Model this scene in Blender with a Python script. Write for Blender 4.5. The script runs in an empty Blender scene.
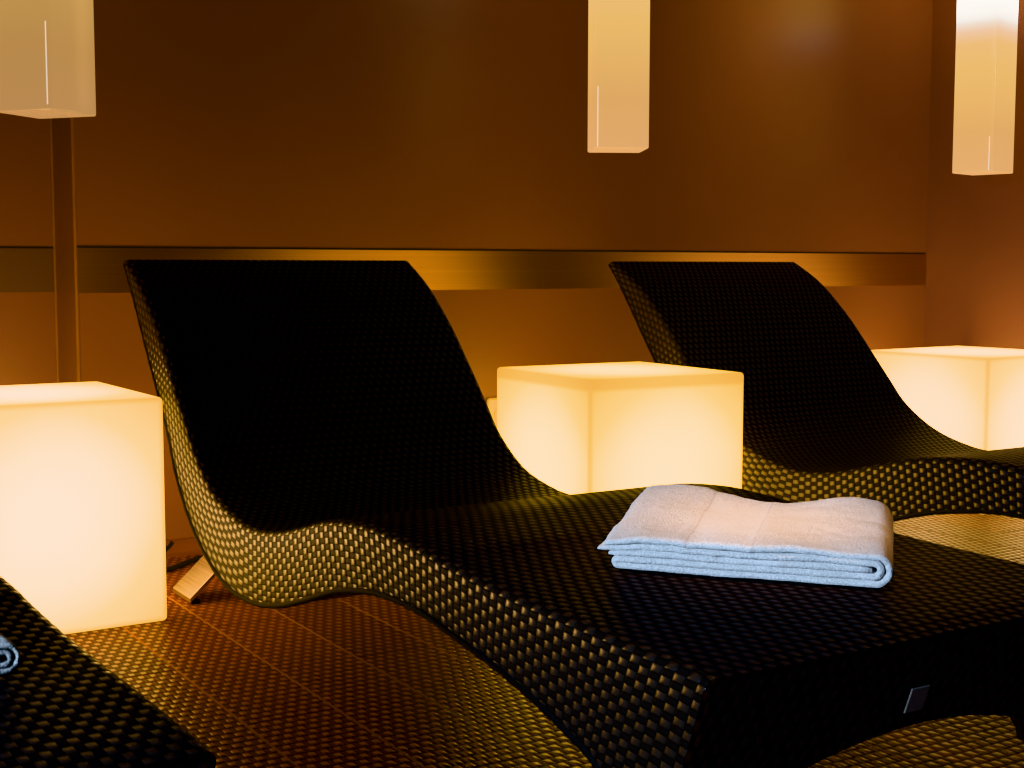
import bpy, bmesh, math, random
from math import sin, cos, pi, sqrt
from mathutils import Vector, Matrix, noise

random.seed(7)
scn = bpy.context.scene
C = scn.collection
scn.view_settings.view_transform = 'Khronos PBR Neutral'
scn.view_settings.look = 'None'
scn.view_settings.exposure = 0.0
scn.view_settings.gamma = 1.0

# ------------------------------------------------------------------ helpers
def mesh_obj(name, verts, faces, mat=None, parent=None, smooth=False, uvs=None):
    me = bpy.data.meshes.new(name)
    me.from_pydata([tuple(v) for v in verts], [], faces)
    if uvs is not None:
        uvl = me.uv_layers.new(name='UVMap')
        for poly in me.polygons:
            fu = uvs[poly.index]
            for k, li in enumerate(poly.loop_indices):
                uvl.data[li].uv = fu[k]
    me.update()
    if smooth:
        for p in me.polygons:
            p.use_smooth = True
    o = bpy.data.objects.new(name, me)
    C.objects.link(o)
    if mat: me.materials.append(mat)
    if parent: o.parent = parent
    return o

def bm_obj(name, bm, mat=None, parent=None, smooth=False):
    me = bpy.data.meshes.new(name)
    bmesh.ops.recalc_face_normals(bm, faces=bm.faces)
    bm.to_mesh(me); bm.free()
    if smooth:
        for p in me.polygons: p.use_smooth = True
    o = bpy.data.objects.new(name, me)
    C.objects.link(o)
    if mat: me.materials.append(mat)
    if parent: o.parent = parent
    return o

def add_box(bm, lo, hi, bevel=0.0, seg=3):
    r = bmesh.ops.create_cube(bm, size=1.0)
    vs = r['verts']
    for v in vs:
        v.co = Vector([lo[i] + (v.co[i] + .5) * (hi[i] - lo[i]) for i in range(3)])
    if bevel > 0:
        es = list({e for v in vs for e in v.link_edges})
        bmesh.ops.bevel(bm, geom=es, offset=bevel, segments=seg, profile=0.5, affect='EDGES')

def tube(bm, pts, r, n=8, cap=True):
    """round tube through the points; r number or list"""
    pts = [Vector(p) for p in pts]
    rings = []
    up0 = Vector((0, 0, 1))
    for i, p in enumerate(pts):
        t = (pts[min(i + 1, len(pts) - 1)] - pts[max(i - 1, 0)]).normalized()
        up = up0 if abs(t.dot(up0)) < .95 else Vector((0, 1, 0))
        a = t.cross(up).normalized(); b = a.cross(t).normalized()
        rr = r[i] if isinstance(r, (list, tuple)) else r
        rings.append([bm.verts.new(p + a * rr * cos(2 * pi * k / n) + b * rr * sin(2 * pi * k / n)) for k in range(n)])
    for i in range(len(rings) - 1):
        for k in range(n):
            bm.faces.new((rings[i][k], rings[i][(k + 1) % n], rings[i + 1][(k + 1) % n], rings[i + 1][k]))
    if cap:
        bm.faces.new(rings[0][::-1]); bm.faces.new(rings[-1])

def empty(name, loc, rz=0.0):
    o = bpy.data.objects.new(name, None)
    o.empty_display_size = .1
    C.objects.link(o)
    o.location = loc; o.rotation_euler = (0, 0, rz)
    return o

def tag(o, label=None, cat=None, group=None, kind=None):
    if label: o['label'] = label
    if cat: o['category'] = cat
    if group: o['group'] = group
    if kind: o['kind'] = kind
    return o

def catmull(P, sub):
    out = []
    n = len(P)
    for i in range(n - 1):
        p0 = P[max(i - 1, 0)]; p1 = P[i]; p2 = P[i + 1]; p3 = P[min(i + 2, n - 1)]
        for k in range(sub):
            t = k / sub
            out.append(tuple(.5 * (2 * b + (c - a) * t + (2 * a - 5 * b + 4 * c - d) * t * t + (3 * b - a - 3 * c + d) * t ** 3)
                             for a, b, c, d in zip(p0, p1, p2, p3)))
    out.append(tuple(P[-1]))
    return out

# ------------------------------------------------------------------ materials
def new_mat(name):
    m = bpy.data.materials.new(name)
    m.use_nodes = True
    nt = m.node_tree
    b = nt.nodes['Principled BSDF']
    return m, nt, b

def N(nt, typ, **kw):
    n = nt.nodes.new(typ)
    for k, v in kw.items(): setattr(n, k, v)
    return n

def math_node(nt, op, a, b=None, c=None):
    n = nt.nodes.new('ShaderNodeMath'); n.operation = op
    for i, x in enumerate((a, b, c)):
        if x is None: continue
        if isinstance(x, (int, float)): n.inputs[i].default_value = x
        else: nt.links.new(x, n.inputs[i])
    return n.outputs[0]

def ramp(nt, fac, stops, interp='LINEAR'):
    r = nt.nodes.new('ShaderNodeValToRGB')
    r.color_ramp.interpolation = interp
    el = r.color_ramp.elements
    while len(el) > 1: el.remove(el[-1])
    el[0].position = stops[0][0]; el[0].color = (*stops[0][1], 1)
    for p, c in stops[1:]:
        e = el.new(p); e.color = (*c, 1)
    nt.links.new(fac, r.inputs[0])
    return r.outputs[0]

def simple(name, col, rough=.5, metal=0.0, spec=.5, noise_scale=None, noise_amt=.12):
    m, nt, b = new_mat(name)
    b.inputs['Base Color'].default_value = (*col, 1)
    b.inputs['Roughness'].default_value = rough
    b.inputs['Metallic'].default_value = metal
    b.inputs['Specular IOR Level'].default_value = spec
    if noise_scale:
        tc = N(nt, 'ShaderNodeTexCoord')
        no = N(nt, 'ShaderNodeTexNoise'); no.inputs['Scale'].default_value = noise_scale
        no.inputs['Detail'].default_value = 5
        nt.links.new(tc.outputs['Object'], no.inputs['Vector'])
        lo = tuple(c * (1 - noise_amt) for c in col); hi = tuple(c * (1 + noise_amt) for c in col)
        nt.links.new(ramp(nt, no.outputs['Fac'], [(.3, lo), (.7, hi)]), b.inputs['Base Color'])
    return m

def weave_nodes(nt, u, v, au, av):
    """over-under basket weave: returns (height, parity)"""
    fu = math_node(nt, 'DIVIDE', u, au); fv = math_node(nt, 'DIVIDE', v, av)
    iu = math_node(nt, 'FLOOR', fu); iv = math_node(nt, 'FLOOR', fv)
    par = math_node(nt, 'FLOORED_MODULO', math_node(nt, 'ADD', iu, iv), 2.0)
    cu = math_node(nt, 'FRACT', fu); cv = math_node(nt, 'FRACT', fv)
    su = math_node(nt, 'SINE', math_node(nt, 'MULTIPLY', cu, pi))
    sv = math_node(nt, 'SINE', math_node(nt, 'MULTIPLY', cv, pi))
    over = math_node(nt, 'MULTIPLY', math_node(nt, 'POWER', su, .75), math_node(nt, 'MULTIPLY_ADD', math_node(nt, 'POWER', sv, .5), .35, .65))
    under = math_node(nt, 'MULTIPLY', math_node(nt, 'MULTIPLY', math_node(nt, 'POWER', sv, .5), .32), math_node(nt, 'POWER', su, .2))
    mix = N(nt, 'ShaderNodeMix'); mix.data_type = 'FLOAT'
    nt.links.new(par, mix.inputs['Factor']); nt.links.new(under, mix.inputs[2]); nt.links.new(over, mix.inputs[3])
    return mix.outputs[0], par

# dark woven synthetic rattan of the loungers
def mat_wicker():
    m, nt, b = new_mat('dark_woven_rattan')
    uv = N(nt, 'ShaderNodeUVMap'); uv.uv_map = 'UVMap'
    sp = N(nt, 'ShaderNodeSeparateXYZ'); nt.links.new(uv.outputs['UV'], sp.inputs[0])
    h, par = weave_nodes(nt, sp.outputs['X'], sp.outputs['Y'], .0182, .0094)
    no = N(nt, 'ShaderNodeTexNoise'); no.inputs['Scale'].default_value = 60
    nt.links.new(uv.outputs['UV'], no.inputs['Vector'])
    shade = math_node(nt, 'MULTIPLY', h, math_node(nt, 'MULTIPLY_ADD', no.outputs['Fac'], .5, .75))
    col = ramp(nt, shade, [(0.0, (.004, .0038, .0038)), (.4, (.016, .012, .010)), (1.0, (.052, .036, .028))])
    rim = math_node(nt, 'LESS_THAN', math_node(nt, 'ABSOLUTE', sp.outputs['Y']), .333)
    tan_ = ramp(nt, shade, [(0.0, (.006, .005, .004)), (.3, (.018, .013, .010)), (.45, (.026, .019, .0145)), (1.0, (.046, .031, .022))])
    cm = N(nt, 'ShaderNodeMix'); cm.data_type = 'RGBA'
    nt.links.new(rim, cm.inputs[0]); nt.links.new(tan_, cm.inputs[6]); nt.links.new(col, cm.inputs[7])
    nt.links.new(cm.outputs[2], b.inputs['Base Color'])
    topf = math_node(nt, 'LESS_THAN', math_node(nt, 'ABSOLUTE', sp.outputs['Y']), .333)
    nt.links.new(math_node(nt, 'MULTIPLY_ADD', par, -.10, math_node(nt, 'MULTIPLY_ADD', topf, .12, .40)), b.inputs['Roughness'])
    b.inputs['IOR'].default_value = 1.7
    b.inputs['Specular Tint'].default_value = (1.0, .86, .95, 1)
    # gloss cut on the upper face to imitate masked grazing reflections, sides keep it
    gl = math_node(nt, 'MULTIPLY_ADD', topf, -.74, .80)
    over = math_node(nt, 'MULTIPLY_ADD', par, .85, .15)
    nt.links.new(math_node(nt, 'MULTIPLY', math_node(nt, 'MULTIPLY', math_node(nt, 'MULTIPLY_ADD', h, .46, .02), over), gl), b.inputs['Specular IOR Level'])
    bp = N(nt, 'ShaderNodeBump'); bp.inputs['Strength'].default_value = .6; bp.inputs['Distance'].default_value = .0035
    nt.links.new(h, bp.inputs['Height']); nt.links.new(bp.outputs[0], b.inputs['Normal'])
    return m

def mat_floor():
    m, nt, b = new_mat('woven_brown_floor')
    tc = N(nt, 'ShaderNodeTexCoord')
    sp = N(nt, 'ShaderNodeSeparateXYZ'); nt.links.new(tc.outputs['Object'], sp.inputs[0])
    x, y = sp.outputs['X'], sp.outputs['Y']
    h, par = weave_nodes(nt, y, x, .0227, .0103)
    # seams between strips that run towards the wall, and staggered cross joints
    fx = math_node(nt, 'DIVIDE', math_node(nt, 'ADD', x, .03), .152)
    ix = math_node(nt, 'FLOOR', fx); cx = math_node(nt, 'FRACT', fx)
    seam = math_node(nt, 'LESS_THAN', math_node(nt, 'ABSOLUTE', math_node(nt, 'SUBTRACT', cx, .5)), .485)
    fy = math_node(nt, 'ADD', math_node(nt, 'DIVIDE', y, .92), math_node(nt, 'MULTIPLY', ix, .37))
    cy = math_node(nt, 'FRACT', fy)
    seam2 = math_node(nt, 'GREATER_THAN', cy, .004)
    keep = math_node(nt, 'MULTIPLY', seam, seam2)
    hh = math_node(nt, 'MULTIPLY', h, keep)
    no = N(nt, 'ShaderNodeTexNoise'); no.inputs['Scale'].default_value = 3.0; no.inputs['Detail'].default_value = 6
    nt.links.new(tc.outputs['Object'], no.inputs['Vector'])
    wn = N(nt, 'ShaderNodeTexWhiteNoise'); wn.noise_dimensions = '2D'
    cmb = N(nt, 'ShaderNodeCombineXYZ'); nt.links.new(ix, cmb.inputs[0]); nt.links.new(math_node(nt, 'FLOOR', fy), cmb.inputs[1])
    nt.links.new(cmb.outputs[0], wn.inputs['Vector'])
    tone = math_node(nt, 'MULTIPLY_ADD', wn.outputs['Value'], .35, math_node(nt, 'MULTIPLY_ADD', no.outputs['Fac'], .5, .55))
    shade = math_node(nt, 'MULTIPLY', math_node(nt, 'MULTIPLY_ADD', hh, .75, .25), tone)
    col = ramp(nt, shade, [(0.0, (.014, .004, .003)), (.42, (.11, .036, .022)), (1.0, (.37, .142, .085))])
    sm = N(nt, 'ShaderNodeMix'); sm.data_type = 'RGBA'
    nt.links.new(seam, sm.inputs[0]); sm.inputs[6].default_value = (.42, .19, .065, 1); nt.links.new(col, sm.inputs[7])  # light seam colour paints the highlight on the raised strip edges
    nt.links.new(sm.outputs[2], b.inputs['Base Color'])
    nt.links.new(math_node(nt, 'MULTIPLY_ADD', math_node(nt, 'MULTIPLY', hh, math_node(nt, 'MULTIPLY_ADD', par, .8, .2)), .17, .0), b.inputs['Specular IOR Level'])
    b.inputs['Specular Tint'].default_value = (1.0, .68, .65, 1)
    b.inputs['Roughness'].default_value = .30
    bp = N(nt, 'ShaderNodeBump'); bp.inputs['Strength'].default_value = 1.0; bp.inputs['Distance'].default_value = .003
    nt.links.new(hh, bp.inputs['Height']); nt.links.new(bp.outputs[0], b.inputs['Normal'])
    return m

def mat_wall():
    m, nt, b = new_mat('brown_satin_wall_panel')
    tc = N(nt, 'ShaderNodeTexCoord')
    no = N(nt, 'ShaderNodeTexNoise'); no.inputs['Scale'].default_value = 1.4; no.inputs['Detail'].default_value = 4
    nt.links.new(tc.outputs['Object'], no.inputs['Vector'])
    nt.links.new(ramp(nt, no.outputs['Fac'], [(.3, (.200, .092, .066)), (.7, (.238, .111, .079))]), b.inputs['Base Color'])
    b.inputs['Roughness'].default_value = .32
    b.inputs['Specular IOR Level'].default_value = .36
    return m

def mat_band():
    m, nt, b = new_mat('brushed_metal_band')
    b.inputs['Base Color'].default_value = (.50, .36, .20, 1)
    b.inputs['Metallic'].default_value = 1.0
    b.inputs['Roughness'].default_value = .5
    tc = N(nt, 'ShaderNodeTexCoord')
    mp = N(nt, 'ShaderNodeMapping'); mp.inputs['Scale'].default_value = (1.2, 1, 900)
    nt.links.new(tc.outputs['Object'], mp.inputs[0])
    no = N(nt, 'ShaderNodeTexNoise'); no.inputs['Scale'].default_value = 1.0; no.inputs['Detail'].default_value = 1
    nt.links.new(mp.outputs[0], no.inputs['Vector'])
    nt.links.new(ramp(nt, no.outputs['Fac'], [(.35, (.52, .31, .15)), (.65, (.60, .365, .18))]), b.inputs['Base Color'])
    b.inputs['Anisotropic'].default_value = .85; b.inputs['Anisotropic Rotation'].default_value = .25
    tg = N(nt, 'ShaderNodeTangent'); tg.direction_type = 'UV_MAP'; tg.uv_map = 'UVMap'
    nt.links.new(tg.outputs[0], b.inputs['Tangent'])
    return m

def mat_cube(name, half, stops, strength):
    m, nt, b = new_mat(name)
    tc = N(nt, 'ShaderNodeTexCoord')
    sub = N(nt, 'ShaderNodeVectorMath', operation='SUBTRACT'); sub.inputs[1].default_value = (0, 0, half)
    nt.links.new(tc.outputs['Object'], sub.inputs[0])
    ln = N(nt, 'ShaderNodeVectorMath', operation='LENGTH'); nt.links.new(sub.outputs[0], ln.inputs[0])
    no = N(nt, 'ShaderNodeTexNoise'); no.inputs['Scale'].default_value = 5; no.inputs['Detail'].default_value = 1
    nt.links.new(tc.outputs['Object'], no.inputs['Vector'])
    f = math_node(nt, 'DIVIDE', math_node(nt, 'SUBTRACT', ln.outputs['Value'], half), half * .74)
    f = math_node(nt, 'ADD', f, math_node(nt, 'MULTIPLY_ADD', no.outputs['Fac'], .14, -.07))
    col = ramp(nt, f, [(p, tuple(c / 8 for c in k)) for p, k in stops])
    # the walls meet in thicker, less translucent edges
    sp = N(nt, 'ShaderNodeSeparateXYZ'); nt.links.new(sub.outputs[0], sp.inputs[0])
    ax, ay, az = (math_node(nt, 'ABSOLUTE', o) for o in sp.outputs)
    med = math_node(nt, 'MAXIMUM', math_node(nt, 'MINIMUM', ax, ay), math_node(nt, 'MINIMUM', math_node(nt, 'MAXIMUM', ax, ay), az))
    er = N(nt, 'ShaderNodeMapRange'); er.interpolation_type = 'SMOOTHSTEP'
    er.inputs[1].default_value = half * .935; er.inputs[2].default_value = half * .995
    er.inputs[3].default_value = 0.0; er.inputs[4].default_value = .70
    nt.links.new(med, er.inputs[0])
    em = N(nt, 'ShaderNodeMix'); em.data_type = 'RGBA'
    nt.links.new(er.outputs[0], em.inputs[0]); nt.links.new(col, em.inputs[6]); em.inputs[7].default_value = (.115, .055, .012, 1)
    nt.links.new(em.outputs[2], b.inputs['Emission Color'])
    b.inputs['Emission Strength'].default_value = strength * 8
    b.inputs['Base Color'].default_value = (.12, .10, .07, 1)
    b.inputs['Roughness'].default_value = .5
    b.inputs['Specular IOR Level'].default_value = .15
    return m

def mat_pendant(name, dim, hot):
    m, nt, b = new_mat(name)
    tc = N(nt, 'ShaderNodeTexCoord')
    sp = N(nt, 'ShaderNodeSeparateXYZ'); nt.links.new(tc.outputs['Object'], sp.inputs[0])
    f = math_node(nt, 'DIVIDE', sp.outputs['Z'], 1.0)
    col = ramp(nt, f, [(0.0, (.76, .42, .18)), (.12, (.75, .42, .16)), (.30, (.87, .53, .18)), (.385, (.90, .56, .23)),
                       (.42, (.95, .64, .42)), (.455, (.95, .90, .84)), (.515, (1.0, .96, .88)), (.545, (1.0, .62, .22)), (1.0, (1.0, .55, .17))])
    nt.links.new(col, b.inputs['Emission Color'])
    st = N(nt, 'ShaderNodeMapRange'); st.interpolation_type = 'SMOOTHSTEP'
    st.inputs[1].default_value = .44; st.inputs[2].default_value = .55; st.inputs[3].default_value = dim; st.inputs[4].default_value = hot
    nt.links.new(f, st.inputs[0])
    nt.links.new(st.outputs[0], b.inputs['Emission Strength'])
    b.inputs['Base Color'].default_value = (.20, .15, .09, 1)
    b.inputs['Roughness'].default_value = .12
    b.inputs['Specular IOR Level'].default_value = .5
    return m

def mat_towel():
    m, nt, b = new_mat('white_terry_cloth')
    uv = N(nt, 'ShaderNodeUVMap'); uv.uv_map = 'UVMap'
    tc = N(nt, 'ShaderNodeTexCoord')
    sp = N(nt, 'ShaderNodeSeparateXYZ'); nt.links.new(uv.outputs['UV'], sp.inputs[0])
    u = sp.outputs['X']
    # flat woven border across the towel: less pile
    inb = math_node(nt, 'MULTIPLY', math_node(nt, 'GREATER_THAN', u, .093), math_node(nt, 'LESS_THAN', u, .178))
    e1 = math_node(nt, 'LESS_THAN', math_node(nt, 'ABSOLUTE', math_node(nt, 'SUBTRACT', u, .094)), .0016)
    e2 = math_node(nt, 'LESS_THAN', math_node(nt, 'ABSOLUTE', math_node(nt, 'SUBTRACT', u, .177)), .0016)
    no = N(nt, 'ShaderNodeTexNoise'); no.inputs['Scale'].default_value = 420; no.inputs['Detail'].default_value = 3
    nt.links.new(tc.outputs['Object'], no.inputs['Vector'])
    no2 = N(nt, 'ShaderNodeTexNoise'); no2.inputs['Scale'].default_value = 26; no2.inputs['Detail'].default_value = 4
    nt.links.new(tc.outputs['Object'], no2.inputs['Vector'])
    pile = math_node(nt, 'MULTIPLY', no.outputs['Fac'], math_node(nt, 'MULTIPLY_ADD', inb, -.75, 1.0))
    h = math_node(nt, 'ADD', pile, math_node(nt, 'MULTIPLY', no2.outputs['Fac'], 2.2))
    h = math_node(nt, 'SUBTRACT', h, math_node(nt, 'MULTIPLY', math_node(nt, 'ADD', e1, e2), 2.2))
    col = ramp(nt, no.outputs['Fac'], [(.3, (.50, .48, .47)), (.65, (.80, .775, .765))])
    ln = N(nt, 'ShaderNodeMix'); ln.data_type = 'RGBA'
    nt.links.new(math_node(nt, 'MULTIPLY', math_node(nt, 'ADD', e1, e2), .35), ln.inputs[0])
    nt.links.new(col, ln.inputs[6]); ln.inputs[7].default_value = (.45, .36, .31, 1)
    nt.links.new(ln.outputs[2], b.inputs['Base Color'])
    b.inputs['Roughness'].default_value = .95
    b.inputs['Specular IOR Level'].default_value = .1
    b.inputs['Sheen Weight'].default_value = .3
    bp = N(nt, 'ShaderNodeBump'); bp.inputs['Strength'].default_value = .7; bp.inputs['Distance'].default_value = .003
    nt.links.new(h, bp.inputs['Height']); nt.links.new(bp.outputs[0], b.inputs['Normal'])
    return m

def mat_brushed():
    m, nt, b = new_mat('brushed_aluminium')
    tc = N(nt, 'ShaderNodeTexCoord')
    mp = N(nt, 'ShaderNodeMapping'); mp.inputs['Scale'].default_value = (300, 6, 300)
    nt.links.new(tc.outputs['Object'], mp.inputs[0])
    no = N(nt, 'ShaderNodeTexNoise'); no.inputs['Scale'].default_value = 1.0
    nt.links.new(mp.outputs[0], no.inputs['Vector'])
    nt.links.new(ramp(nt, no.outputs['Fac'], [(.3, (.36, .29, .21)), (.7, (.52, .43, .32))]), b.inputs['Base Color'])
    b.inputs['Metallic'].default_value = 1.0
    b.inputs['Roughness'].default_value = .38
    return m

def mat_wood():
    m, nt, b = new_mat('reddish_wood_baseboard')
    tc = N(nt, 'ShaderNodeTexCoord')
    mp = N(nt, 'ShaderNodeMapping'); mp.inputs['Scale'].default_value = (3, 60, 60)
    nt.links.new(tc.outputs['Object'], mp.inputs[0])
    no = N(nt, 'ShaderNodeTexNoise'); no.inputs['Scale'].default_value = 1.5; no.inputs['Detail'].default_value = 6
    nt.links.new(mp.outputs[0], no.inputs['Vector'])
    nt.links.new(ramp(nt, no.outputs['Fac'], [(.3, (.14, .045, .014)), (.7, (.24, .085, .026))]), b.inputs['Base Color'])
    b.inputs['Roughness'].default_value = .45
    return m

M_WICK = mat_wicker(); M_FLOOR = mat_floor(); M_WALL = mat_wall(); M_BAND = mat_band()
M_TOWEL = mat_towel(); M_ALU = mat_brushed(); M_WOOD = mat_wood()
M_TRIM = simple('dark_braided_edge', (.010, .007, .005), .75, 0, .12, noise_scale=400, noise_amt=.6)
M_BLACK = simple('black_rubber', (.006, .005, .004), .7, 0, .2, noise_scale=90)
M_STEEL = simple('black_steel', (.012, .010, .009), .4, noise_scale=40)
M_PLATE = simple('dull_metal_plate', (.20, .16, .13), .5, metal=.1, noise_scale=120)
M_SOCKET = simple('ivory_plastic', (.80, .68, .52), .4, noise_scale=30, noise_amt=.03)
M_GLINT, _nt, _b = new_mat('painted_edge_glint')  # glowing strip that stands in for a reflection on the shade's edge
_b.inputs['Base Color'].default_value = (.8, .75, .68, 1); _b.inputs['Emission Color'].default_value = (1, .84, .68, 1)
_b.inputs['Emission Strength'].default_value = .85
M_CEIL = simple('dark_ceiling_paint', (.03, .016, .008), .8, noise_scale=3)

# ------------------------------------------------------------------ the room
W_Y = 3.25        # main back wall
W_L = 3.445       # recessed wall left of the jog
X_J = 0.804       # the jog
X_R = 3.645       # right wall
X_LEFT, Y_FRONT, H = -2.6, -2.6, 2.5
def struct(name, lo, hi, mat, bevel=0.0):
    bm = bmesh.new(); add_box(bm, lo, hi, bevel, 1)
    return tag(bm_obj(name, bm, mat), kind='structure')
struct('floor', (X_LEFT, Y_FRONT, -.05), (X_R + .1, W_L + .1, 0), M_FLOOR)
struct('wall_back', (X_J, W_Y, 0), (X_R, W_L + .1, H), M_WALL)
struct('wall_back_recess', (X_LEFT, W_L, 0), (X_J, W_L + .1, H), M_WALL)
struct('wall_right', (X_R, Y_FRONT, 0), (X_R + .1, W_L + .1, H), M_WALL)
struct('wall_left', (X_LEFT - .1, Y_FRONT, 0), (X_LEFT, W_L + .1, H), M_WALL)
struct('ceiling', (X_LEFT, Y_FRONT, H), (X_R + .1, W_L + .1, H + .05), M_CEIL)
struct('baseboard_back', (X_J, W_Y - .012, 0), (X_R - .012, W_Y, .042), M_WOOD)
struct('baseboard_recess', (X_LEFT, W_L - .012, 0), (X_J - .012, W_L, .042), M_WOOD)
struct('baseboard_jog', (X_J - .012, W_Y - .012, 0), (X_J, W_L, .042), M_WOOD)
struct('baseboard_right', (X_R - .012, Y_FRONT, 0), (X_R, W_Y, .042), M_WOOD)
# metal band let into the wall: a flat plate with a painted shadow line above it
def band(name, x0, x1, y, mat):
    z0, z1 = .6445, .7498
    v = [(x0, y - .0025, z0), (x1, y - .0025, z0), (x1, y - .0025, z1), (x0, y - .0025, z1),
         (x0, y, z0), (x1, y, z0), (x1, y, z1), (x0, y, z1)]
    f = [(0, 1, 2, 3), (4, 0, 3, 7), (1, 5, 6, 2), (3, 2, 6, 7), (4, 5, 1, 0)]
    uv = [[(0, 0), (1, 0), (1, .1), (0, .1)]] * 5
    o = mesh_obj(name, v, f, mat, uvs=uv)
    return tag(o, kind='structure')
band('trim_1', X_J + .003, X_R - .004, W_Y, M_BAND)
M_BAND_UNLIT = simple('band_unlit_copy', (.10, .055, .045), .5, noise_scale=4)  # same band in a darker colour, so that no lamp reflection shows
band('trim_2', X_LEFT, X_J - .004, W_L, M_BAND_UNLIT)
M_SHADOW_LINE = simple('painted_shadow_line', (.012, .006, .003), .9, noise_scale=20)
struct('shadow_line_1', (X_J + .003, W_Y - .0015, .7505), (X_R - .004, W_Y, .7545), M_SHADOW_LINE)
struct('shadow_line_2', (X_LEFT, W_L - .0015, .7505), (X_J - .004, W_L, .7545), M_SHADOW_LINE)
# slim metal corner edges of the jog
M_EDGE = simple('bronze_corner_edge', (.30, .145, .05), .35, noise_scale=15)
struct('trim_5', (X_J - .0025, W_Y - .0025, .042), (X_J + .0035, W_Y + .0035, H), M_EDGE)

struct('trim_6', (X_J - .004, W_L - .004, .042), (X_J, W_L, H), M_EDGE)
# ------------------------------------------------------------------ loungers
PAIRS = [  # (top y, top z, underside y, underside z) from the head down to the foot
    (2.975, .722, 2.988, .712), (2.915, .692, 2.950, .672), (2.847, .650, 2.890, .602), (2.750, .570, 2.812, .508), (2.660, .478, 2.742, .428),
    (2.595, .408, 2.695, .366), (2.535, .345, 2.642, .283), (2.440, .286, 2.545, .196), (2.335, .260, 2.400, .132),
    (2.245, .253, 2.251, .121), (2.136, .266, 2.120, .142), (2.036, .290, 2.010, .174), (1.944, .315, 1.920, .204),
    (1.869, .328, 1.850, .223), (1.775, .336, 1.757, .239), (1.690, .335, 1.680, .244), (1.592, .331, 1.593, .242),
    (1.535, .326, 1.537, .235), (1.416, .319, 1.430, .221), (1.316, .316, 1.335, .204), (1.226, .315, 1.253, .183),
    (1.144, .313, 1.196, .163), (1.095, .312, 1.168, .125), (1.055, .311, 1.158, .05), (1.030, .3095, 1.150, 0.0), (1.009, .308, 1.118, 0.0)]
Y0 = 2.0

def top_z(y):
    P = [(a, b) for a, b, _, _ in PAIRS]
    for (ya, za), (yb, zb) in zip(P, P[1:]):
        if yb <= y <= ya: return zb + (za - zb) * (y - yb) / (ya - yb)
    return P[-1][1]

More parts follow.
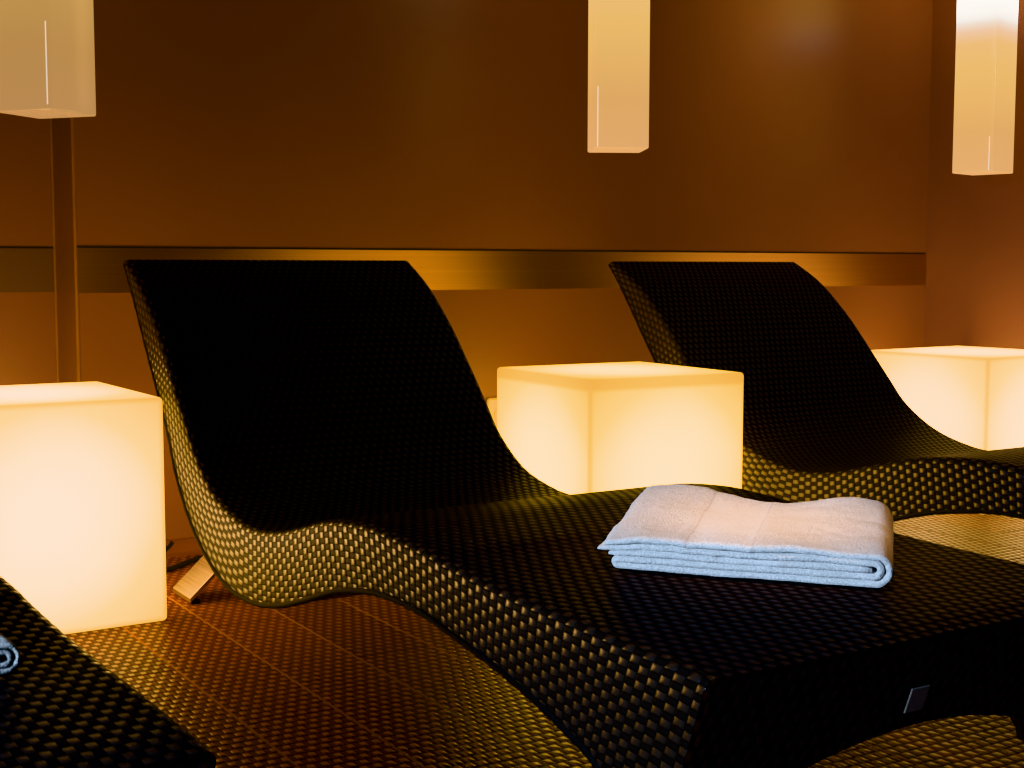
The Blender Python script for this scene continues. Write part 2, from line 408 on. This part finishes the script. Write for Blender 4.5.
def build_lounger(root_name, loc, rz, width, warp=lambda y, z: (y, z)):
    root = empty(root_name, loc, rz)
    ST = catmull(PAIRS, 5)
    hw = width / 2
    rows = []          # per station: list of (x, y, z)
    arc = 0.0; arcs = []
    prev = None
    # cross-section: distances from the rounded top edges
    rnd = [(0.0, .013), (.0012, .0075), (.0042, .0034), (.0085, .0009), (.014, 0.0)]
    inner_n = 14
    per = []
    NS = len(ST)
    xs_in = [(-hw + .014) + (2 * (hw - .014)) * k / inner_n for k in range(inner_n + 1)]
    for i, (ty, tz, by, bz) in enumerate(ST):
        if prev is not None:
            arc += sqrt((ty - prev[0]) ** 2 + (tz - prev[1]) ** 2)
        prev = (ty, tz); arcs.append(arc)
        L = sqrt((ty - by) ** 2 + (tz - bz) ** 2)
        def pt(x, d, b=None):
            t = min(d / L, 1.0) if L > 1e-6 else 0
            yy = ty + (by - ty) * t; zz = tz + (bz - tz) * t
            yw, zw = warp(yy, zz)
            return (x, yw - Y0, zw)
        k = min(1.0, L / .03)
        ring = []
        ring.append(pt(-hw, L)); 
        for q in (.75, .5, .25): ring.append(pt(-hw, .013 * k + (L - .013 * k) * q))
        for dx, d in rnd[:-1]: ring.append(pt(-hw + dx, d * k))
        for x in xs_in: ring.append(pt(x, 0))
        for dx, d in reversed(rnd[:-1]): ring.append(pt(hw - dx, d * k))
        for q in (.25, .5, .75): ring.append(pt(hw, .013 * k + (L - .013 * k) * q))
        ring.append(pt(hw, L))
        # underside, raised to an arch between the two front legs
        n_un = 22
        for j in range(1, n_un):
            x = hw - 2 * hw * j / n_un
            u = abs(x) / hw
            arch = .192 - .10 * u * u
            if u > .84: arch *= max(0.0, 1 - ((u - .84) / .14) ** 2)
            t = 1.0
            if bz < arch and tz > arch:
                t = (tz - arch) / (tz - bz)
            yy = ty + (by - ty) * t; zz = tz + (bz - tz) * t
            yw, zw = warp(yy, zz)
            ring.append((x, yw - Y0, zw))
        rows.append(ring)
    m = len(rows[0])
    # running distance across the section (for the weave)
    def run(ring):
        s = [0.0]
        for a, b in zip(ring, ring[1:]): s.append(s[-1] + (Vector(b) - Vector(a)).length)
        top_mid = s[4 + 4 + inner_n // 2]
        return [q - top_mid for q in s]
    runs = [run(r) for r in rows]
    verts = [v for r in rows for v in r]
    faces, uvs = [], []
    for i in range(NS - 1):
        for j in range(m):
            j2 = (j + 1) % m
            faces.append((i * m + j, i * m + j2, (i + 1) * m + j2, (i + 1) * m + j))
            if j2 == 0:
                va, vb = runs[i][j], runs[i][j] + .03; vc, vd = runs[i + 1][j] + .03, runs[i + 1][j]
            else:
                va, vb, vc, vd = runs[i][j], runs[i][j2], runs[i + 1][j2], runs[i + 1][j]
            uvs.append([(arcs[i], va), (arcs[i], vb), (arcs[i + 1], vc), (arcs[i + 1], vd)])
    # end panels: head edge and foot panel (grid from the top row down to the underside row)
    def end_panel(i, flip):
        base = i * m
        tops = list(range(8, 8 + inner_n + 1))
        ring = rows[i]
        # fan: strips between the top polyline and the underside polyline, same x count by interpolation
        nst = 12
        und = [m_ for m_ in ([0] + list(range(m - 1, m - 22, -1)) + [8 + inner_n + 4 + 3])]   # left to right along the bottom
        def bot(x):
            pts = [ring[k] for k in und]
            for a, b in zip(pts, pts[1:]):
                if a[0] - 1e-9 <= x <= b[0] + 1e-9:
                    t = (x - a[0]) / max(b[0] - a[0], 1e-9)
                    return [a[q] + (b[q] - a[q]) * t for q in range(3)]
            return list(pts[-1] if x > 0 else pts[0])
        def top(x):
            pts = [ring[k] for k in range(4, 8 + inner_n + 1 + 4)]
            for a, b in zip(pts, pts[1:]):
                if a[0] - 1e-9 <= x <= b[0] + 1e-9:
                    t = (x - a[0]) / max(b[0] - a[0], 1e-9)
                    return [a[q] + (b[q] - a[q]) * t for q in range(3)]
            return list(pts[-1] if x > 0 else pts[0])
        cols = [-hw, -hw + .0042, -hw + .014] + [-hw + .014 + (2 * hw - .028) * k / 30 for k in range(1, 30)] + [hw - .014, hw - .0042, hw]
        st = len(verts)
        for x in cols:
            a, b = top(x), bot(x)
            for k in range(nst + 1):
                t = k / nst
                bul = 0.0
                verts.append((x, a[1] + (b[1] - a[1]) * t + bul, a[2] + (b[2] - a[2]) * t))
        for c in range(len(cols) - 1):
            for k in range(nst):
                f = [st + c * (nst + 1) + k, st + (c + 1) * (nst + 1) + k, st + (c + 1) * (nst + 1) + k + 1, st + c * (nst + 1) + k + 1]
                uvq = [(arcs[i] + (rows[i][10][2] - verts[q][2]) * 1.04, verts[q][0]) for q in f]
                if flip: f = f[::-1]; uvq = uvq[::-1]
                faces.append(tuple(f)); uvs.append(uvq)
    end_panel(0, False)
    end_panel(NS - 1, True)
    shell = mesh_obj('woven_shell', verts, faces, M_WICK, root, smooth=True, uvs=uvs)
    try:
        bm = bmesh.new(); bm.from_mesh(shell.data)
        bmesh.ops.remove_doubles(bm, verts=bm.verts, dist=.00005)
        bmesh.ops.recalc_face_normals(bm, faces=bm.faces)
        for e in bm.edges:
            if len(e.link_faces) == 2 and e.calc_face_angle(0) > math.radians(50): e.smooth = False
        bm.to_mesh(shell.data); bm.free()
    except Exception as ex:
        print('shell cleanup', ex)
    # braided cord along both lower edges
    for s in (-1, 1):
        pts = []
        for i in range(0, NS - 12, 1):
            ty, tz, by, bz = ST[i]
            yw, zw = warp(by, bz)
            pts.append((s * (hw - .002), yw - Y0, zw + .001))
        bm = bmesh.new()
        rr = [.0028 + .0022 * min(1, i / 20) + (.0007 if i % 2 else 0) for i in range(len(pts))]
        tube(bm, pts, rr, 8)
        bm_obj('edge_cord', bm, M_TRIM, shell, smooth=True)
    # bent aluminium strip under the head end, with steel struts up to the shell
    ys0, ys1 = warp(2.752, .1)[0] - Y0, warp(2.868, .1)[0] - Y0
    prof = [(-.288, .004), (-.205, .080), (-.18, .090), (.18, .090), (.205, .080), (.288, .004)]
    th = .011
    v, f = [], []
    nrm = [(.69, .72), (.55, .83), (.1, 1), (-.1, 1), (-.55, .83), (-.69, .72)]
    for (x, z), (nx, nz) in zip(prof, nrm):
        v += [(x, ys0, z), (x, ys1, z), (x - nx * -th * 0, ys1, z + th), (x, ys0, z + th)]
    for k in range(len(prof) - 1):
        a, b = 4 * k, 4 * k + 4
        for q in range(4): f.append((a + q, a + (q + 1) % 4, b + (q + 1) % 4, b + q))
    f += [(3, 2, 1, 0), tuple(range(len(v) - 4, len(v)))]
    base = mesh_obj('base_strip', v, f, M_ALU, root)
    mod = base.modifiers.new('edge', 'BEVEL'); mod.width = .0015; mod.segments = 2; mod.limit_method = 'ANGLE'
    for s in (-1, 1):
        bm = bmesh.new()
        tz_ = warp(2.50, .172)
        add_box(bm, (s * .274 - .010, ys0 + .004, 0), (s * .274 + .010, ys0 + .022, .010), .002, 2)
        bm_obj('foot_glide', bm, M_BLACK, base)
        bm = bmesh.new()
        e0 = Vector((s * .16, ys0 + .05, .096)); e1 = Vector((s * .16, tz_[0] - Y0, tz_[1]))
        tube(bm, [e0, e0.lerp(e1, .5), e1], .013, 10)
        bm_obj('strut', bm, M_STEEL, root)
    return root, shell

def copy_tree(o, parent=None):
    c = o.copy(); C.objects.link(c)
    if parent is not None:
        c.parent = parent
    for ch in list(o.children): copy_tree(ch, c)
    return c

G_L = 'woven loungers in a row facing the room'
W1 = .690
lounger, shell1 = build_lounger('lounger', (.8415 + W1 / 2, Y0, 0), 0, W1)
# small maker's plate on the foot panel
bm = bmesh.new(); add_box(bm, (-.0145, -.0012, -.0165), (.0145, .0012, .0165), .0008, 1)
lab = bm_obj('metal_plate', bm, M_PLATE, lounger)
lab.location = (1.165 - lounger.location.x, 1.0365 - Y0 - .0015, .228); lab.rotation_euler = (-math.atan(.11 / .308) * -1, 0, 0)
lab.rotation_euler = (math.atan2(.109, .308), 0, 0)
lab['label'] = 'small dull metal plate on the dark foot panel'

third = copy_tree(lounger)
# the left lounger: turned a little, foot corner near the camera
rz3 = math.radians(3.4)
cx, cy = W1 / 2, 1.009 - Y0
third.rotation_euler = (0, 0, rz3)
third.location = (.372 - (cx * cos(rz3) - cy * sin(rz3)), 1.074 - (cx * sin(rz3) + cy * cos(rz3)), 0)

def warp2(y, z):
    k = min(1, max(0, (z - .34) / .36)); k = k * k * (3 - 2 * k)
    lo = min(1, max(0, (.285 - z) / .05)) * min(1, z / .1)
    return y * 1.0355, z * (.962 + .038 * k) - .011 * lo * (1 if y < 2.35 else max(0, 1 - (y - 2.35) / .2))
W2 = .682
right_l, shell2 = build_lounger('lounger', (2.210 + W2 / 2, Y0, 0), 0, W2, warp2)
tag(lounger, 'dark brown woven wave lounger carrying the large folded white towel', 'lounger', G_L)
tag(third, 'dark woven lounger cut off at the lower left, only its foot end in view', 'lounger', G_L)
tag(right_l, 'dark woven wave lounger at right, with nothing on it, behind the middle glowing cube', 'lounger', G_L)

# ------------------------------------------------------------------ cube lamps
def cube_lamp(loc, rz, side, height, stops, strength, label, mname):
    m = mat_cube(mname, side / 2, stops, strength)
    bm = bmesh.new()
    add_box(bm, (-side / 2, -side / 2, 0), (side / 2, side / 2, height), .009, 4)
    o = bm_obj('cube_lamp', bm, m, smooth=False)
    for p in o.data.polygons: p.use_smooth = True
    o.location = loc; o.rotation_euler = (0, 0, rz)
    tag(o, label, 'lamp', 'glowing cube lamps on the floor')
    return o
def corner(x, y, a, dx, dy): return (x + cos(a) * dx - sin(a) * dy, y + sin(a) * dx + cos(a) * dy, 0)
CL = [(0.0, (7.4, 4.4, 2.0)), (.20, (6.4, 3.75, 1.35)), (.52, (3.4, 1.9, .32)), (1.0, (2.0, 1.0, .10))]
CM = [(0.0, (6.6, 3.9, .80)), (.24, (5.6, 3.2, .45)), (.56, (2.9, 1.62, .14)), (1.0, (1.5, .76, .05))]
CR = [(0.0, (6.0, 3.65, 1.5)), (.25, (5.3, 3.15, 1.15)), (.56, (3.2, 1.85, .40)), (1.0, (1.9, 1.0, .16))]
cube_lamp(corner(.8208, 2.6542, .016, -.225, .225), .016, .45, .45, CL, 1.0,
          'glowing cream cube lamp at the far left, beside the towel-bearing lounger', 'glowing_cube_left')
cube_lamp(corner(1.7337, 2.4951, -.0397, .2187, .2187), -.0397, .4374, .4572, CM, 1.0,
          'glowing yellow cube lamp in the middle, between the two large loungers', 'glowing_cube_middle')
cube_lamp(corner(3.1715, 2.5913, .0533, .225, .225), .0533, .45, .45, CR, 1.0,
          'pale glowing cube lamp at the far right, in the corner by the side wall', 'glowing_cube_right')

# ------------------------------------------------------------------ pendant lamps
def pendant(loc, rz, label, mname, dim, hot, seam):  # seam: placement of the painted edge glint
    mat = mat_pendant(mname, dim, hot)
    root = empty('pendant_lamp', loc, rz)
    tag(root, label, 'lamp', 'long box pendants hanging over the cubes')
    s = .0669; h = 1.0
    bm = bmesh.new()
    add_box(bm, (-s, -s, 0), (s, s, h), .004, 4)
    sh = bm_obj('shade', bm, mat, root, smooth=True)
    face, off, z0, z1 = seam  # placement of the glowing strip that paints the edge reflection
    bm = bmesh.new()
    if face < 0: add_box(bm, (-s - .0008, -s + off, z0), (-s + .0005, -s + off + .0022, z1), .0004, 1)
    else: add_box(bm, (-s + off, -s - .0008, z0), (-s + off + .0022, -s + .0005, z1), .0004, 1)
    bm_obj('edge_glint', bm, M_GLINT, sh)
    bm = bmesh.new(); tube(bm, [(0, 0, h), (0, 0, 1.25), (0, 0, H - loc[2] - .02)], .004, 8)
    bm_obj('cord', bm, M_BLACK, root, smooth=True)
    bm = bmesh.new(); add_box(bm, (-.045, -.045, H - loc[2] - .025), (.045, .045, H - loc[2]), .004, 2)
    bm_obj('ceiling_cap', bm, M_STEEL, root)
    return root
ZP = .9924
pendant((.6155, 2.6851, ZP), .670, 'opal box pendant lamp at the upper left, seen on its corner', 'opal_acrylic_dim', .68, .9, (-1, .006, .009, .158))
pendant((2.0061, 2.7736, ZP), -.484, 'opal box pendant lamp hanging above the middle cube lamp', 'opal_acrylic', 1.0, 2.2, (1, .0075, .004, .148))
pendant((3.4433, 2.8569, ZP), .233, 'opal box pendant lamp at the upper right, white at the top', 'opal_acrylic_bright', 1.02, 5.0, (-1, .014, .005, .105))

# ------------------------------------------------------------------ towels
def towel_mesh():
    t = .0088
    def arc(cx, cz, r, a0, a1, n=10):
        return [(cx + r * cos(a0 + (a1 - a0) * k / n), cz + r * sin(a0 + (a1 - a0) * k / n)) for k in range(n + 1)]
    def seg(a, b, n):
        return [(a[0] + (b[0] - a[0]) * k / n, a[1] + (b[1] - a[1]) * k / n) for k in range(n)]
    A = seg((-.012, .0395), (.326, .0395), 44) + arc(.326, .0222, .0173, pi / 2, -pi / 2, 14) + seg((.326, .0049), (.006, .0049), 30)[1:] \
        + arc(.006, .0093, .0044, -pi / 2, -3 * pi / 2, 8) + seg((.006, .0137), (.3245, .0137), 30)[1:] + arc(.3245, .0222, .0085, -pi / 2, pi / 2, 8) \
        + seg((.3245, .0307), (-.02, .0307), 36)[1:] + [(-.02, .0307)]
    B = seg((.3225, .0222), (-.006, .0222), 24) + [(-.006, .0222)]
    D = .325; nd = 40
    verts, faces, uvs = [], [], []
    for path in (A, B):
        st = len(verts); n = len(path)
        s = [0.0]
        for p, q in zip(path, path[1:]): s.append(s[-1] + sqrt((q[0] - p[0]) ** 2 + (q[1] - p[1]) ** 2))
        for side in (1, -1):
            for i, (u, z) in enumerate(path):
                p0 = path[max(i - 1, 0)]; p1 = path[min(i + 1, n - 1)]
                tx, tz = p1[0] - p0[0], p1[1] - p0[1]; l = sqrt(tx * tx + tz * tz)
                nx, nz = -tz / l, tx / l
                for j in range(nd + 1):
                    vv = D * j / nd
                    e = min(i, n - 1 - i)
                    tt = t / 2 * (1 if e > 0 else .5) * (1 if 0 < j < nd else .72)
                    x = u + nx * side * tt; zz = z + nz * side * tt; y = vv
                    # ragged left ends, ripples and the soft lumps of the pile
                    w = noise.noise(Vector((u * 14, vv * 14, z * 60)))
                    w2 = noise.noise(Vector((u * 60, vv * 60, z * 160 + side)))
                    lift = max(0.0, min(1.0, zz / .04))
                    zz += lift * (.0035 * w + .0012 * w2) * (.3 + .7 * lift)
                    zz += lift * .010 * math.exp(-((u - .285) / .05) ** 2 - ((vv - .325) / .09) ** 2)
                    zz += lift * .006 * math.exp(-((u - .035) / .07) ** 2 - ((vv - .325) / .10) ** 2)
                    zz -= lift * .006 * math.exp(-((u - .19) / .05) ** 2 - ((vv - .325) / .12) ** 2)
                    zz -= lift ** 2 * .010 * max(0, (.03 - u) / .05) * (1 - .6 * vv / D)
                    # step at the flat woven border
                    if lift > .85 and .093 < u < .178: zz -= .0016
                    y += .003 * noise.noise(Vector((u * 25, z * 220, 3.1 + vv))) + .0012 * w2
                    x += .0022 * noise.noise(Vector((z * 160, vv * 30, 7.7))) * (1 if u < .02 else .4)
                    verts.append((x, y, max(zz, .0006)))
        def idx(side, i, j): return st + side * n * (nd + 1) + i * (nd + 1) + j
        def uvp(i, j): return (s[i] - .012, D * j / nd)
        for i in range(n - 1):
            for j in range(nd):
                faces.append((idx(0, i, j), idx(0, i + 1, j), idx(0, i + 1, j + 1), idx(0, i, j + 1)))
                uvs.append([uvp(i, j), uvp(i + 1, j), uvp(i + 1, j + 1), uvp(i, j + 1)])
                faces.append((idx(1, i, j), idx(1, i, j + 1), idx(1, i + 1, j + 1), idx(1, i + 1, j)))
                uvs.append([uvp(i, j), uvp(i, j + 1), uvp(i + 1, j + 1), uvp(i + 1, j)])
            for j, rev in ((0, False), (nd, True)):
                q = (idx(0, i, j), idx(1, i, j), idx(1, i + 1, j), idx(0, i + 1, j))
                uq = [uvp(i, j), uvp(i, j), uvp(i + 1, j), uvp(i + 1, j)]
                if rev: q = q[::-1]; uq = uq[::-1]
                faces.append(q); uvs.append(uq)
        for i, rev in ((0, True), (n - 1, False)):
            for j in range(nd):
                q = (idx(0, i, j), idx(1, i, j), idx(1, i, j + 1), idx(0, i, j + 1))
                uq = [uvp(i, j), uvp(i, j), uvp(i, j + 1), uvp(i, j + 1)]
                if rev: q = q[::-1]; uq = uq[::-1]
                faces.append(q); uvs.append(uq)
    return verts, faces, uvs

tv, tf, tu = towel_mesh()
def place_towel(loc, rz, lift_fn, label, sc=1.0):
    c, s = cos(rz), sin(rz)
    vs = []
    for x, y, z in tv:
        x, y, z = x * sc, y * sc, z * sc
        wx, wy = loc[0] + c * x - s * y, loc[1] + s * x + c * y
        vs.append((x, y, z + lift_fn(wx, wy) - loc[2]))
    o = mesh_obj('towel', vs, tf, M_TOWEL, smooth=True, uvs=tu)
    bm = bmesh.new(); bm.from_mesh(o.data); bmesh.ops.recalc_face_normals(bm, faces=bm.faces); bm.to_mesh(o.data); bm.free()
    o.location = loc; o.rotation_euler = (0, 0, rz)
    return tag(o, label, 'towel')
place_towel((1.019, 1.412, .318), math.atan2(-.254, .237), lambda x, y: top_z(y) + .0012,
            'folded white terry towel lying on the foot of the large lounger')
def z3(x, y):
    dx, dy = x - third.location.x, y - third.location.y
    return top_z(-sin(rz3) * dx + cos(rz3) * dy + Y0) + .0012
r3 = math.radians(7)
place_towel((.271 - cos(r3) * .3433 * .72, 1.352 - sin(r3) * .3433 * .72, .318), r3, z3,
            'small white towel at the left border of the photo, on the cut-off lounger', .72)

# ------------------------------------------------------------------ wall socket and cables
sock = empty('wall_socket', (1.95, W_Y, .298))
tag(sock, 'ivory wall socket plate half hidden behind the middle cube lamp', 'socket')
bm = bmesh.new(); add_box(bm, (-.041, -.011, -.047), (.041, 0, .047), .008, 4)
bm_obj('cover_plate', bm, M_SOCKET, sock, smooth=False)
bm = bmesh.new()
bmesh.ops.create_cone(bm, cap_ends=True, segments=28, radius1=.021, radius2=.021, depth=.004, matrix=Matrix.Translation((0, -.0125, 0)) @ Matrix.Rotation(pi / 2, 4, 'X'))
bm_obj('socket_insert', bm, M_SOCKET, sock)

def cable(name, pts, r, label):
    bm = bmesh.new(); tube(bm, catmull(pts, 6), r, 10)
    o = bm_obj(name, bm, M_BLACK, smooth=True)
    return tag(o, label, 'cable')
cable('power_cable', [(.70, 3.14, .006), (.86, 3.08, .006), (.95, 3.075, .008), (1.02, 3.13, .008), (1.10, 3.18, .007), (1.30, 3.19, .006), (1.5, 3.17, .006)], .0062,
      'thick black cable lying along the floor below the wooden baseboard')
cable('plug_cable', [(.80, 3.165, .006), (.90, 3.165, .006), (.95, 3.17, .016), (.985, 3.18, .036), (1.0, 3.19, .046)], .0050,
      'short black cable with raised end beside the left cube lamp')

# ------------------------------------------------------------------ light
def area(name, loc, target, size, energy, col, spread=None, size_y=None):
    l = bpy.data.lights.new(name, 'AREA'); l.energy = energy; l.color = col; l.size = size
    if size_y: l.shape = 'RECTANGLE'; l.size_y = size_y
    if spread: l.spread = math.radians(spread)
    o = bpy.data.objects.new(name, l); C.objects.link(o); o.location = loc
    d = Vector(target) - Vector(loc)
    o.rotation_euler = d.to_track_quat('-Z', 'Y').to_euler()
    return o
# cool daylight from the window side of the room, behind the camera to the left
area('daylight', (-2.4, .15, 1.4), (1.12, 1.25, .33), .8, 9.6, (.52, .73, 1.0), spread=36)
# unseen warm fill above the frame, added to tint the towel's upper side
area('towel_fill', (1.42, 1.50, 2.4), (1.25, 1.40, .34), .16, .56, (1.0, .55, .25), spread=17)

# unseen warm fill, added for the glow on the back wall near the corner
area('wall_glow_fill', (2.9, 2.45, 2.42), (2.87, 3.25, 1.33), .14, .50, (1.0, .66, .26), spread=38)

w = bpy.data.worlds.new('World'); scn.world = w; w.use_nodes = True
bg = w.node_tree.nodes['Background']
bg.inputs[0].default_value = (.30, .36, .5, 1); bg.inputs[1].default_value = .006

# ------------------------------------------------------------------ camera
yaw, pitch, roll = .5502, -.0860, .0010
f = Vector((sin(yaw) * cos(pitch), cos(yaw) * cos(pitch), sin(pitch)))
r = Vector((cos(yaw), -sin(yaw), 0)); u = r.cross(f)
r2 = cos(roll) * r + sin(roll) * u; u2 = -sin(roll) * r + cos(roll) * u
cam = bpy.data.cameras.new('camera'); co = bpy.data.objects.new('camera', cam); C.objects.link(co)
mw = Matrix.Identity(4)
for i in range(3):
    mw[i][0] = r2[i]; mw[i][1] = u2[i]; mw[i][2] = -f[i]
mw[0][3], mw[1][3], mw[2][3] = 0, 0, .7089
co.matrix_world = mw
cam.sensor_width = 36; cam.lens = 1369.13 / 1024 * 36
cam.clip_start = .05
scn.camera = co
